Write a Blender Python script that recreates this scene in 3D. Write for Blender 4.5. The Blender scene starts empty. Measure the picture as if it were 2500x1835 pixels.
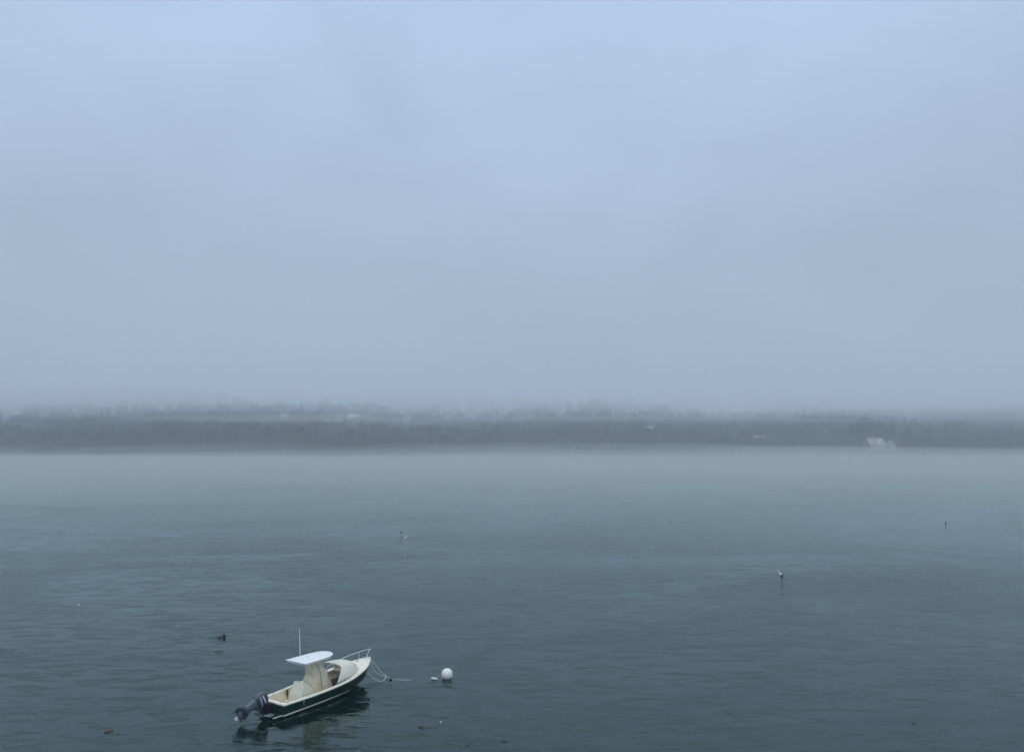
import bpy, bmesh, math, random
import numpy as np
from mathutils import Vector, Matrix, noise as mnoise
random.seed(7)
rng = np.random.default_rng(11)
S = bpy.context.scene
COL = S.collection

# ------------------------------------------------------------------ camera
CAM_H = 14.57
cam_d = bpy.data.cameras.new('camera')
cam = bpy.data.objects.new('camera', cam_d)
COL.objects.link(cam)
cam.location = (0, 0, CAM_H)
cam.rotation_euler = (math.radians(90 + 4.647), 0, 0)
cam_d.sensor_width = 36.0
cam_d.lens = 27.014
cam_d.clip_start = 0.1
cam_d.clip_end = 20000
S.camera = cam

# ------------------------------------------------------------------ sky, sun, exposure
SUN_EL, SUN_AZ = math.radians(48), math.radians(195)      # azimuth clockwise from +Y
W = bpy.data.worlds.new('World')
S.world = W
W.use_nodes = True
nt = W.node_tree
nt.nodes.clear()
def wn(t, **k):
    n = nt.nodes.new(t)
    for a, b in k.items():
        setattr(n, a, b)
    return n
out = wn('ShaderNodeOutputWorld')
bg = wn('ShaderNodeBackground')
bg.inputs['Strength'].default_value = 0.1
sky = wn('ShaderNodeTexSky', sky_type='NISHITA')
sky.sun_disc = False
sky.sun_elevation = SUN_EL
sky.sun_rotation = SUN_AZ
sky.dust_density = 3.0
sky.air_density = 1.0
tc = wn('ShaderNodeTexCoord')
sep = wn('ShaderNodeSeparateXYZ')
nt.links.new(tc.outputs['Generated'], sep.inputs[0])
ramp = wn('ShaderNodeValToRGB')                       # overcast: brighter towards the zenith
cr = ramp.color_ramp
cr.elements[0].position = 0.0
cr.elements[0].color = (0.393, 0.490, 0.632, 1)
cr.elements[1].position = 1.0
cr.elements[1].color = (1.65, 1.72, 1.82, 1)
for p_, c_ in ((0.22, (0.427, 0.535, 0.695)), (0.5, (0.525, 0.685, 0.93)), (0.75, (1.05, 1.15, 1.33))):
    e = cr.elements.new(p_)
    e.color = (*c_, 1)
nt.links.new(sep.outputs['Z'], ramp.inputs[0])
# soft cloud mottling
mp = wn('ShaderNodeMapping')
mp.inputs['Scale'].default_value = (1.0, 1.0, 2.2)
nt.links.new(tc.outputs['Generated'], mp.inputs[0])
nz = wn('ShaderNodeTexNoise')
nz.inputs['Scale'].default_value = 2.6
nz.inputs['Detail'].default_value = 3.0
nz.inputs['Roughness'].default_value = 0.45
nz.inputs['Distortion'].default_value = 0.5
nt.links.new(mp.outputs[0], nz.inputs[0])
mr = wn('ShaderNodeMapRange')
mr.inputs[1].default_value = 0.3
mr.inputs[2].default_value = 0.7
mr.inputs[3].default_value = 9.15
mr.inputs[4].default_value = 11.25
nt.links.new(nz.outputs[0], mr.inputs[0])
vm = wn('ShaderNodeVectorMath', operation='SCALE')
nt.links.new(ramp.outputs[0], vm.inputs[0])
nt.links.new(mr.outputs[0], vm.inputs['Scale'])
mx = wn('ShaderNodeMixRGB', blend_type='MIX')
mx.inputs[0].default_value = 0.92
nt.links.new(sky.outputs[0], mx.inputs[1])
nt.links.new(vm.outputs[0], mx.inputs[2])
nt.links.new(mx.outputs[0], bg.inputs[0])
nt.links.new(bg.outputs[0], out.inputs[0])

sun_d = bpy.data.lights.new('sun', 'SUN')
sun_d.energy = 1.5
sun_d.angle = math.radians(20)
sun_d.color = (1.0, 0.96, 0.9)
sun = bpy.data.objects.new('sun', sun_d)
COL.objects.link(sun)
sdir = Vector((math.sin(SUN_AZ) * math.cos(SUN_EL), math.cos(SUN_AZ) * math.cos(SUN_EL), math.sin(SUN_EL)))
sun.rotation_euler = sdir.to_track_quat('Z', 'Y').to_euler()

S.view_settings.view_transform = 'Standard'
S.view_settings.look = 'None'
S.view_settings.exposure = 0.0
S.view_settings.gamma = 1.0
S.view_settings.use_curve_mapping = False
S.cycles.max_bounces = 8
S.cycles.volume_bounces = 2
S.cycles.use_denoising = True
S.cycles.sample_clamp_indirect = 6.0

# ------------------------------------------------------------------ materials
def mat(name, color, rough=0.5, metal=0.0, spec=0.5, var=0.0, vscale=3.0, bump=0.0, bscale=20.0, coat=0.0, stain=None, sscale=2.0, sthr=0.6):
    m = bpy.data.materials.new(name)
    m.use_nodes = True
    t = m.node_tree
    b = t.nodes['Principled BSDF']
    b.inputs['Base Color'].default_value = (*color, 1)
    b.inputs['Roughness'].default_value = rough
    b.inputs['Metallic'].default_value = metal
    b.inputs['Specular IOR Level'].default_value = spec
    if coat:
        b.inputs['Coat Weight'].default_value = coat
        b.inputs['Coat Roughness'].default_value = 0.08
    co = t.nodes.new('ShaderNodeTexCoord')
    last = None
    if var:
        n = t.nodes.new('ShaderNodeTexNoise')
        n.inputs['Scale'].default_value = vscale
        n.inputs['Detail'].default_value = 5
        t.links.new(co.outputs['Object'], n.inputs[0])
        r = t.nodes.new('ShaderNodeMapRange')
        r.inputs[1].default_value, r.inputs[2].default_value = 0.3, 0.7
        r.inputs[3].default_value, r.inputs[4].default_value = 1 - var, 1 + var
        t.links.new(n.outputs[0], r.inputs[0])
        v = t.nodes.new('ShaderNodeVectorMath')
        v.operation = 'SCALE'
        v.inputs[0].default_value = color
        t.links.new(r.outputs[0], v.inputs['Scale'])
        t.links.new(v.outputs[0], b.inputs['Base Color'])
        last = v.outputs[0]
    if stain:
        n = t.nodes.new('ShaderNodeTexNoise')
        n.inputs['Scale'].default_value = sscale
        n.inputs['Detail'].default_value = 6
        t.links.new(co.outputs['Object'], n.inputs[0])
        r = t.nodes.new('ShaderNodeMapRange')
        r.inputs[1].default_value, r.inputs[2].default_value = sthr, sthr + 0.12
        t.links.new(n.outputs[0], r.inputs[0])
        x = t.nodes.new('ShaderNodeMixRGB')
        x.inputs[1].default_value = (*color, 1)
        x.inputs[2].default_value = (*stain, 1)
        t.links.new(r.outputs[0], x.inputs[0])
        if last:
            t.links.new(last, x.inputs[1])
        t.links.new(x.outputs[0], b.inputs['Base Color'])
    if bump:
        n = t.nodes.new('ShaderNodeTexNoise')
        n.inputs['Scale'].default_value = bscale
        n.inputs['Detail'].default_value = 4
        t.links.new(co.outputs['Object'], n.inputs[0])
        bp = t.nodes.new('ShaderNodeBump')
        bp.inputs['Strength'].default_value = bump
        bp.inputs['Distance'].default_value = 0.02
        t.links.new(n.outputs[0], bp.inputs['Height'])
        t.links.new(bp.outputs[0], b.inputs['Normal'])
    return m

M = dict(
    hull=mat('green_gelcoat', (0.0012, 0.038, 0.027), 0.34, spec=0.2, var=0.25, vscale=1.5),
    bottom=mat('dark_bottom_paint', (0.012, 0.010, 0.010), 0.7),
    white=mat('white_gelcoat', (0.92, 0.86, 0.71), 0.3, var=0.05, stain=(0.55, 0.47, 0.36), sscale=3.5, sthr=0.62),
    cream=mat('cream_gelcoat', (0.88, 0.80, 0.60), 0.42, var=0.07, stain=(0.5, 0.40, 0.27), sscale=3.0, sthr=0.60),
    top=mat('white_hardtop', (0.86, 0.87, 0.88), 0.35, var=0.02, vscale=2),
    canvas=mat('beige_canvas', (0.70, 0.63, 0.47), 0.9, spec=0.2, var=0.08, vscale=3, bump=0.8, bscale=4, stain=(0.42, 0.38, 0.28), sscale=1.7, sthr=0.60),
    canvas2=mat('sage_canvas', (0.70, 0.70, 0.58), 0.9, spec=0.2, var=0.06, vscale=3, bump=0.7, bscale=3.5, stain=(0.46, 0.46, 0.36), sscale=1.7, sthr=0.62),
    tube=mat('painted_tube', (0.72, 0.76, 0.78), 0.3, metal=0.15),
    grey_tube=mat('anodised_tube', (0.36, 0.37, 0.36), 0.35, metal=0.5),
    cowl=mat('grey_cowl', (0.028, 0.036, 0.052), 0.22, spec=0.6, coat=0.5, var=0.1, vscale=5),
    leg=mat('grey_casting', (0.115, 0.14, 0.18), 0.34, metal=0.3, var=0.15, vscale=9),
    dark=mat('black_metal', (0.010, 0.011, 0.014), 0.4),
    decal=mat('pale_decal', (0.72, 0.76, 0.80), 0.35),
    teak=mat('teak', (0.26, 0.10, 0.045), 0.6, var=0.25, vscale=14),
    rust=mat('rusty_steel', (0.10, 0.035, 0.02), 0.75, var=0.4, vscale=18),
    rope=mat('pale_teal_rope', (0.66, 0.80, 0.77), 0.85, var=0.15, vscale=30),
    buoy=mat('white_vinyl', (0.86, 0.84, 0.77), 0.33, var=0.04, vscale=4, stain=(0.62, 0.60, 0.45), sscale=5, sthr=0.66),
    weed=mat('brown_kelp', (0.13, 0.085, 0.055), 0.45, var=0.45, vscale=12),
    weeddark=mat('dark_kelp', (0.012, 0.012, 0.010), 0.4, var=0.4, vscale=12),
    red=mat('dark_red_paint', (0.10, 0.012, 0.010), 0.45),
    black=mat('black_foam', (0.010, 0.010, 0.013), 0.6),
    feather=mat('dark_feather', (0.025, 0.024, 0.026), 0.8),
    wall=mat('weathered_shingle', (0.30, 0.28, 0.26), 0.9, var=0.15, vscale=1.0),
    wallw=mat('white_clapboard', (0.74, 0.74, 0.72), 0.8, var=0.05),
    roof=mat('pale_roof', (0.34, 0.33, 0.33), 0.85, var=0.15, vscale=1.0),
    roofw=mat('white_roof', (0.74, 0.75, 0.76), 0.8),
    pane=mat('window_glass', (0.03, 0.035, 0.04), 0.1),
    foliage=mat('dark_foliage', (0.030, 0.052, 0.028), 0.9, spec=0.1, var=0.45, vscale=0.05),
    foliage2=mat('spruce_foliage', (0.018, 0.034, 0.024), 0.9, spec=0.15, var=0.3, vscale=0.2),
    bark=mat('bark', (0.05, 0.04, 0.03), 0.95),
    soil=mat('shore_ground', (0.009, 0.014, 0.009), 0.95, var=0.4, vscale=0.2),
)

# ------------------------------------------------------------------ helpers
def tag(o, label=None, cat=None, group=None, kind=None):
    if label: o['label'] = label
    if cat: o['category'] = cat
    if group: o['group'] = group
    if kind: o['kind'] = kind
    return o

def empty(name, loc=(0, 0, 0), rot=(0, 0, 0)):
    o = bpy.data.objects.new(name, None)
    o.empty_display_size = 0.2
    COL.objects.link(o)
    o.location = loc
    o.rotation_euler = rot
    return o

def link(name, me, m, parent=None, smooth=True, angle=40):
    o = bpy.data.objects.new(name, me)
    COL.objects.link(o)
    if not me.materials:
        me.materials.append(m)
    if parent is not None:
        o.parent = parent
    if smooth:
        for p in me.polygons:
            p.use_smooth = True
        try:
            me.set_sharp_from_angle(angle=math.radians(angle))
        except Exception:
            pass
    return o

class MB:
    """collects verts/faces into one mesh"""
    def __init__(s):
        s.v, s.f, s.mi = [], [], []
    def add(s, v, f, mi=0):
        b = len(s.v)
        s.v += [tuple(x) for x in v]
        s.f += [tuple(i + b for i in q) for q in f]
        s.mi += [mi] * len(f)
    def grid(s, rows, close_u=False, close_v=False, mi=0, flip=False):
        n, m = len(rows), len(rows[0])
        v = [p for r in rows for p in r]
        f = []
        for i in range(n - (0 if close_u else 1)):
            for j in range(m - (0 if close_v else 1)):
                a, b = i * m + j, i * m + (j + 1) % m
                c, d = ((i + 1) % n) * m + (j + 1) % m, ((i + 1) % n) * m + j
                f.append((a, b, c, d) if not flip else (d, c, b, a))
        s.add(v, f, mi)
    def box(s, c, d, rot=None, taper=1.0, mi=0):
        hx, hy, hz = (q / 2 for q in d)
        v = [Vector((x * hx * (taper if z > 0 else 1), y * hy * (taper if z > 0 else 1), z * hz)) for z in (-1, 1) for y in (-1, 1) for x in (-1, 1)]
        if rot is not None:
            v = [rot @ q for q in v]
        v = [q + Vector(c) for q in v]
        s.add(v, [(0, 2, 3, 1), (4, 5, 7, 6), (0, 1, 5, 4), (2, 6, 7, 3), (0, 4, 6, 2), (1, 3, 7, 5)], mi)
    def tube(s, pts, r, n=8, cap=True, mi=0):
        pts = [Vector(p) for p in pts]
        rr = r if isinstance(r, (list, tuple)) else [r] * len(pts)
        rows = []
        up = Vector((0.13, 0.21, 1)).normalized()
        for i, p in enumerate(pts):
            t = (pts[min(i + 1, len(pts) - 1)] - pts[max(i - 1, 0)]).normalized()
            a = t.cross(up)
            if a.length < 0.05:
                a = t.cross(Vector((1, 0, 0)))
            a.normalize()
            b = t.cross(a)
            rows.append([p + (a * math.cos(k * 2 * math.pi / n) + b * math.sin(k * 2 * math.pi / n)) * rr[i] for k in range(n)])
        base = len(s.v)
        s.grid(rows, close_v=True, mi=mi)
        if cap:
            s.f.append(tuple(base + k for k in range(n)))
            s.mi.append(mi)
            e = base + (len(pts) - 1) * n
            s.f.append(tuple(e + k for k in reversed(range(n))))
            s.mi.append(mi)
    def loft(s, secs, n=20, cap=True, mi=0, power=2.0, T=None):
        """secs: (centre xyz, half-size u, half-size v) stacked along z"""
        rows = []
        for (c, hu, hv) in secs:
            r = []
            for k in range(n):
                a = 2 * math.pi * k / n
                cu, sv = math.cos(a), math.sin(a)
                x = math.copysign(abs(cu) ** (2 / power), cu) * hu
                y = math.copysign(abs(sv) ** (2 / power), sv) * hv
                q = Vector((c[0] + x, c[1] + y, c[2]))
                r.append(T @ q if T is not None else q)
            rows.append(r)
        base = len(s.v)
        s.grid(rows, close_v=True, mi=mi)
        if cap:
            s.f.append(tuple(base + k for k in reversed(range(n))))
            s.mi.append(mi)
            e = base + (len(secs) - 1) * n
            s.f.append(tuple(e + k for k in range(n)))
            s.mi.append(mi)
    def build(s, name, m, parent=None, smooth=True, bevel=0, angle=40, sub=0, fix=True):
        me = bpy.data.meshes.new(name)
        me.from_pydata(s.v, [], s.f)
        ms = m if isinstance(m, (list, tuple)) else [m]
        for q in ms:
            me.materials.append(q)
        if len(ms) > 1:
            me.polygons.foreach_set('material_index', s.mi)
        if fix:
            bm = bmesh.new()
            bm.from_mesh(me)
            bmesh.ops.remove_doubles(bm, verts=bm.verts, dist=1e-5)
            bmesh.ops.recalc_face_normals(bm, faces=bm.faces)
            bm.to_mesh(me)
            bm.free()
        o = link(name, me, ms[0], parent, smooth, angle)
        if bevel:
            b = o.modifiers.new('bevel', 'BEVEL')
            b.width = bevel
            b.segments = 2
            b.limit_method = 'ANGLE'
        if sub:
            b = o.modifiers.new('sub', 'SUBSURF')
            b.levels = b.render_levels = sub
        return o

def lerp_tab(tab, x):
    if x <= tab[0][0]: return tab[0][1]
    for (a, b), (c, d) in zip(tab, tab[1:]):
        if x <= c:
            t = (x - a) / (c - a)
            return b + (d - b) * t
    return tab[-1][1]
def smooth_tab(tab, x):
    """Catmull-Rom through the table"""
    n = len(tab)
    if x <= tab[0][0]: return tab[0][1]
    if x >= tab[-1][0]: return tab[-1][1]
    for i in range(n - 1):
        if x <= tab[i + 1][0]:
            x0, y0 = tab[i]; x1, y1 = tab[i + 1]
            m0 = (y1 - tab[i - 1][1]) / (x1 - tab[i - 1][0]) if i > 0 else (y1 - y0) / (x1 - x0)
            m1 = (tab[i + 2][1] - y0) / (tab[i + 2][0] - x0) if i + 2 < n else (y1 - y0) / (x1 - x0)
            h = x1 - x0; t = (x - x0) / h
            return ((2*t**3 - 3*t**2 + 1) * y0 + (t**3 - 2*t**2 + t) * h * m0 + (-2*t**3 + 3*t**2) * y1 + (t**3 - t**2) * h * m1)

# ------------------------------------------------------------------ water
def make_water():
    m = bpy.data.materials.new('sea_water')
    m.use_nodes = True
    t = m.node_tree
    b = t.nodes['Principled BSDF']
    b.inputs['Base Color'].default_value = (0.010, 0.040, 0.042, 1)
    b.inputs['Roughness'].default_value = 0.0
    b.inputs['IOR'].default_value = 1.45
    g = t.nodes.new('ShaderNodeNewGeometry')
    def N(scale, detail, rot=0.0, sx=1.0, sy=1.0, rough=0.5, dist=0.0, off=0.0, typ='NOISE'):
        mp = t.nodes.new('ShaderNodeMapping')
        mp.inputs['Rotation'].default_value = (0, 0, math.radians(rot))
        mp.inputs['Scale'].default_value = (sx, sy, 1)
        mp.inputs['Location'].default_value = (off, off * 0.7, off * 0.3)
        t.links.new(g.outputs['Position'], mp.inputs[0])
        n = t.nodes.new('ShaderNodeTexNoise')
        n.inputs['Scale'].default_value = scale
        n.inputs['Detail'].default_value = detail
        n.inputs['Roughness'].default_value = rough
        n.inputs['Distortion'].default_value = dist
        t.links.new(mp.outputs[0], n.inputs[0])
        return n.outputs[0]
    def mth(op, a, b_=None):
        n = t.nodes.new('ShaderNodeMath')
        n.operation = op
        for i, q in enumerate((a, b_)):
            if q is None: continue
            if isinstance(q, (int, float)): n.inputs[i].default_value = q
            else: t.links.new(q, n.inputs[i])
        return n.outputs[0]
    def rng_(x, a, b_, c, d):
        n = t.nodes.new('ShaderNodeMapRange')
        n.interpolation_type = 'SMOOTHSTEP'
        for i, q in enumerate((a, b_, c, d)): n.inputs[i + 1].default_value = q
        t.links.new(x, n.inputs[0])
        return n.outputs[0]
    sx_ = t.nodes.new('ShaderNodeSeparateXYZ')
    t.links.new(g.outputs['Position'], sx_.inputs[0])
    side_m = rng_(mth('ADD', sx_.outputs['X'], mth('MULTIPLY', N(0.03, 1, 0, 1, 1, .5, 0, 60), 30.0)), 0.0, 30.0, 0.0, 1.0)
    def blend(a_, b_):
        return mth('ADD', mth('MULTIPLY', a_, mth('SUBTRACT', 1.0, side_m)), mth('MULTIPLY', b_, side_m))
    fine = blend(N(2.4, 3, 18, 0.62, 1.0, 0.6, 0.5), N(2.6, 3, -20, 0.6, 1.0, 0.6, 0.5, 7))
    micro = blend(N(5.2, 2, 26, 0.6, 1.0, 0.5, 0.3, 4), N(5.6, 2, -24, 0.55, 1.0, 0.5, 0.3, 11))
    mid = N(0.70, 2, -9, 0.45, 1.0, 0.5, 1.0, 3.1)       # ~1.3 m wavelets
    big = N(0.16, 2, 5, 0.4, 1.0, 0.5, 0.3, 9.7)         # long lazy undulation
    patch = rng_(N(0.035, 3, 10, 0.5, 1.0, 0.55, 1.0, 21), 0.40, 0.62, 0.15, 1.75)
    patch2 = rng_(N(0.012, 2, -12, 0.6, 1.0, 0.5, 0.5, 5), 0.38, 0.62, 0.55, 1.25)
    pp = mth('MULTIPLY', patch, patch2)
    h = mth('ADD', mth('MULTIPLY', mth('MULTIPLY', fine, 0.046), pp), mth('MULTIPLY', mth('MULTIPLY', mid, 0.080), pp))
    h = mth('ADD', h, mth('MULTIPLY', big, 0.16))
    dash = blend(rng_(N(1.15, 3, 12, 0.42, 1.0, 0.6, 0.8, 71), 0.50, 0.70, 0.0, 1.0), rng_(N(1.15, 3, -14, 0.42, 1.0, 0.6, 0.8, 83), 0.50, 0.70, 0.0, 1.0))
    h = mth('ADD', h, mth('MULTIPLY', mth('MULTIPLY', dash, 0.040), patch2))
    h = mth('ADD', h, mth('MULTIPLY', mth('MULTIPLY', micro, 0.007), pp))
    bp = t.nodes.new('ShaderNodeBump')
    bp.inputs['Strength'].default_value = 1.0
    bp.inputs['Distance'].default_value = 1.0
    t.links.new(h, bp.inputs['Height'])
    # plankton-green and blue drifts in the body colour
    cn = rng_(N(0.02, 3, 0, 0.6, 1.0, 0.5, 0.6, 40), 0.35, 0.65, 0, 1)
    x = t.nodes.new('ShaderNodeMixRGB')
    x.inputs[1].default_value = (0.0004, 0.017, 0.0115, 1)
    x.inputs[2].default_value = (0.0005, 0.022, 0.0135, 1)
    t.links.new(cn, x.inputs[0])
    # skylight mirrored off the surface, over the green body of the water
    gl = t.nodes.new('ShaderNodeBsdfGlossy')
    gl.inputs['Roughness'].default_value = 0.0
    gl.inputs['Color'].default_value = (0.87, 1.0, 0.98, 1)
    df = t.nodes.new('ShaderNodeBsdfDiffuse')
    fr = t.nodes.new('ShaderNodeFresnel')
    fr.inputs['IOR'].default_value = 1.50
    mxs = t.nodes.new('ShaderNodeMixShader')
    t.links.new(bp.outputs[0], gl.inputs['Normal'])
    t.links.new(bp.outputs[0], fr.inputs['Normal'])
    t.links.new(x.outputs[0], df.inputs['Color'])
    fr2 = t.nodes.new('ShaderNodeFresnel')               # backs of ripples are hidden by the crests before them
    fr2.inputs['IOR'].default_value = 1.50
    t.links.new(mth('MINIMUM', fr.outputs[0], mth('ADD', mth('MULTIPLY', fr2.outputs[0], 1.04), 0.008)), mxs.inputs[0])
    t.links.new(df.outputs[0], mxs.inputs[1])
    t.links.new(gl.outputs[0], mxs.inputs[2])
    t.links.new(mxs.outputs[0], t.nodes['Material Output'].inputs[0])
    t.nodes.remove(b)
    mb = MB()
    mb.add([(-2500, -60, 0), (2500, -60, 0), (2500, 900, 0), (-2500, 900, 0)], [(0, 1, 2, 3)])
    o = mb.build('water', m, smooth=False, fix=False)
    tag(o, kind='structure')
make_water()

# ------------------------------------------------------------------ far shore terrain
def shore_y(x):
    return 600 + 0.06 * x + 14 * math.sin(x / 90.0) + 9 * math.sin(x / 37.0 + 1.3) + 22 * math.sin(x / 310 + 0.6)
def ground_z(x, y):
    d = y - shore_y(x)
    if d < 0:
        return -1.5 + max(-1.0, d * 0.05)
    left = 1 / (1 + math.exp((x + 150) / 160))           # the land stands higher at the left
    z = -1.5 + 5.0 * min(1, d / 14) + 13 * (1 - math.exp(-max(0, d - 14) / 95)) + 2.5 * math.sin(x / 57 + 0.8 * math.sin(x / 23)) * min(1, d / 70)
    z += (35 + 13 * left) * (1 - math.exp(-max(0, d - 40) / 300)) + (52 - 2 * left) * (1 - math.exp(-max(0, d - 300) / 1500))
    z += 4.5 * math.sin(x / 83 + y / 140) * min(1, d / 150) + 3 * math.sin(x / 41 - y / 95 + 2) * min(1, d / 120)
    return z
def make_land():
    xs = np.linspace(-2400, 2400, 241)
    ys = [560, 575, 585, 592, 600, 608, 616, 626, 640, 660, 690, 720, 760, 820, 900, 1000, 1150, 1350, 1600, 1900, 2300, 2800, 3000]
    rows = [[(x, shore_y(x) - 600 + y, ground_z(x, shore_y(x) - 600 + y) + (0 if y > 600 else 0)) for x in xs] for y in ys]
    mb = MB()
    mb.grid(rows)
    o = mb.build('hills', M['soil'], fix=False)
    tag(o, kind='structure')
make_land()

def leaf_cloud(n, rad, hgt, kind, seed):
    """one crown: many small tilted leaf-clump quads; returns verts (n*4,3)"""
    r = np.random.default_rng(seed)
    if kind == 'spruce':
        t = r.random(n) ** 0.7
        z = hgt * (1 - t * 0.93)
        rr = rad * (0.12 + t) * (0.75 + 0.45 * r.random(n)) * (0.85 + 0.3 * np.sin(z * 3.1 + seed))
        a = r.random(n) * 2 * np.pi
        c = np.stack([rr * np.cos(a), rr * np.sin(a), z], 1)
        sz = 0.10 * hgt * (0.3 + 0.8 * t) * (90 / n) ** .5
    else:
        k = 9
        cc = r.normal(size=(k, 3)) * np.array([0.45, 0.45, 0.24]) * rad
        cc[:, 2] += hgt * 0.62
        idx = r.integers(0, k, n)
        d = r.normal(size=(n, 3))
        d /= np.linalg.norm(d, axis=1)[:, None]
        c = cc[idx] + d * (rad * 0.48 * (0.75 + 0.35 * r.random(n)))[:, None] * np.array([1, 1, 0.8])
        c[:, 2] = np.maximum(c[:, 2], hgt * 0.12)
        sz = rad * 0.26 * (0.5 + 0.9 * r.random(n)) * (110 / n) ** .42
    u = r.normal(size=(n, 3)); u /= np.linalg.norm(u, axis=1)[:, None]
    w = np.cross(u, r.normal(size=(n, 3))); w /= np.linalg.norm(w, axis=1)[:, None]
    sz = np.asarray(sz)[:, None]
    q = np.stack([c + (u + w * .3) * sz, c + (w - u * .25) * sz, c - (u * .9 + w * .2) * sz, c - (w - u * .1) * sz], 1)
    return q.reshape(-1, 3)

PROTO = [leaf_cloud(300, 4.6, 11, 'broad', s) for s in range(7)] + [leaf_cloud(220, 2.9, 14, 'spruce', s) for s in range(10, 13)]
PROTO_FAR = [leaf_cloud(80, 4.6, 11, 'broad', s) for s in range(7)] + [leaf_cloud(60, 2.9, 14, 'spruce', s) for s in range(10, 13)]
def make_forest():
    V = []
    houses_xy = CLEARINGS
    cnt = 0
    tries = 0
    while cnt < 5600 and tries < 40000:
        tries += 1
        d = 7 + 1500 * rng.random() ** 2.6
        yy = 600 + d
        half = (yy + 60) * 0.70
        x = rng.uniform(-half, half)
        y = shore_y(x) + d
        if any(abs(x - hx) < r_ and -hd < y - hy < 12 for hx, hy, r_, hd in houses_xy):
            continue
        if rng.random() < 0.15 * (1 + math.sin(x / 60 + y / 45)):
            continue
        far = d > 220
        P = (PROTO_FAR if far else PROTO)[rng.integers(0, 10)]
        s = rng.uniform(0.65, 1.4) * (1.25 if far else 1.0)
        a = rng.uniform(0, 6.28)
        R = np.array([[math.cos(a), -math.sin(a), 0], [math.sin(a), math.cos(a), 0], [0, 0, 1]])
        q = P @ R.T * s * np.array([1, 1, rng.uniform(0.85, 1.15)])
        q += np.array([x, y, ground_z(x, y) - 0.6])
        V.append(q)
        cnt += 1
    V = np.concatenate(V)
    nq = len(V) // 4
    me = bpy.data.meshes.new('forest')
    me.vertices.add(len(V)); me.vertices.foreach_set('co', V.astype(np.float32).ravel())
    me.loops.add(len(V)); me.loops.foreach_set('vertex_index', np.arange(len(V), dtype=np.int32))
    me.polygons.add(nq); me.polygons.foreach_set('loop_start', np.arange(0, len(V), 4, dtype=np.int32))
    me.update(); me.validate()
    o = link('forest', me, M['foliage'], smooth=False)
    tag(o, 'dark green wooded hillside fading into fog across the water', 'forest', kind='stuff')

# ------------------------------------------------------------------ houses on the far shore
CLEARINGS = []
def gable(mb_w, mb_r, c, w, d, h, rh, ridge_x=True, over=0.4):
    """walls and roof of one gabled block; c = base centre"""
    x, y, z = c
    mb_w.box((x, y, z + h / 2), (w, d, h))
    if ridge_x:
        a, b_ = w / 2, d / 2
        mb_w.add([(x - a, y - b_, z + h), (x - a, y + b_, z + h), (x - a, y, z + h + rh), (x + a, y - b_, z + h), (x + a, y + b_, z + h), (x + a, y, z + h + rh)], [(0, 1, 2), (3, 5, 4)])
        a += over; e = over * rh / b_; b2 = b_ + over
        mb_r.add([(x - a, y - b2, z + h - e), (x + a, y - b2, z + h - e), (x + a, y, z + h + rh), (x - a, y, z + h + rh), (x - a, y + b2, z + h - e), (x + a, y + b2, z + h - e)], [(0, 1, 2, 3), (3, 2, 5, 4)])
        mb_r.add([(x - a, y - b2, z + h - e + .25), (x + a, y - b2, z + h - e + .25), (x + a, y, z + h + rh + .25), (x - a, y, z + h + rh + .25), (x - a, y + b2, z + h - e + .25), (x + a, y + b2, z + h - e + .25)], [(0, 1, 2, 3), (3, 2, 5, 4)])
    else:
        a, b_ = w / 2, d / 2
        mb_w.add([(x - a, y - b_, z + h), (x + a, y - b_, z + h), (x, y - b_, z + h + rh), (x - a, y + b_, z + h), (x + a, y + b_, z + h), (x, y + b_, z + h + rh)], [(0, 1, 2), (3, 5, 4)])
        b_ += over; e = over * rh / a; a2 = a + over
        for dz in (0, .25):
            mb_r.add([(x - a2, y - b_, z + h - e + dz), (x, y - b_, z + h + rh + dz), (x, y + b_, z + h + rh + dz), (x - a2, y + b_, z + h - e + dz), (x + a2, y - b_, z + h - e + dz), (x + a2, y + b_, z + h - e + dz)], [(0, 1, 2, 3), (1, 4, 5, 2)])
def window(parent, x, y, z, w=1.0, h=1.3):
    f = MB(); f.box((x, y - 0.05, z), (w, 0.12, h))
    p = f.build('window', M['roofw'], parent, smooth=False)
    g = MB(); g.box((x, y - 0.12, z), (w * 0.78, 0.06, h * 0.8))
    g.build('pane', M['pane'], p, smooth=False)

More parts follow.
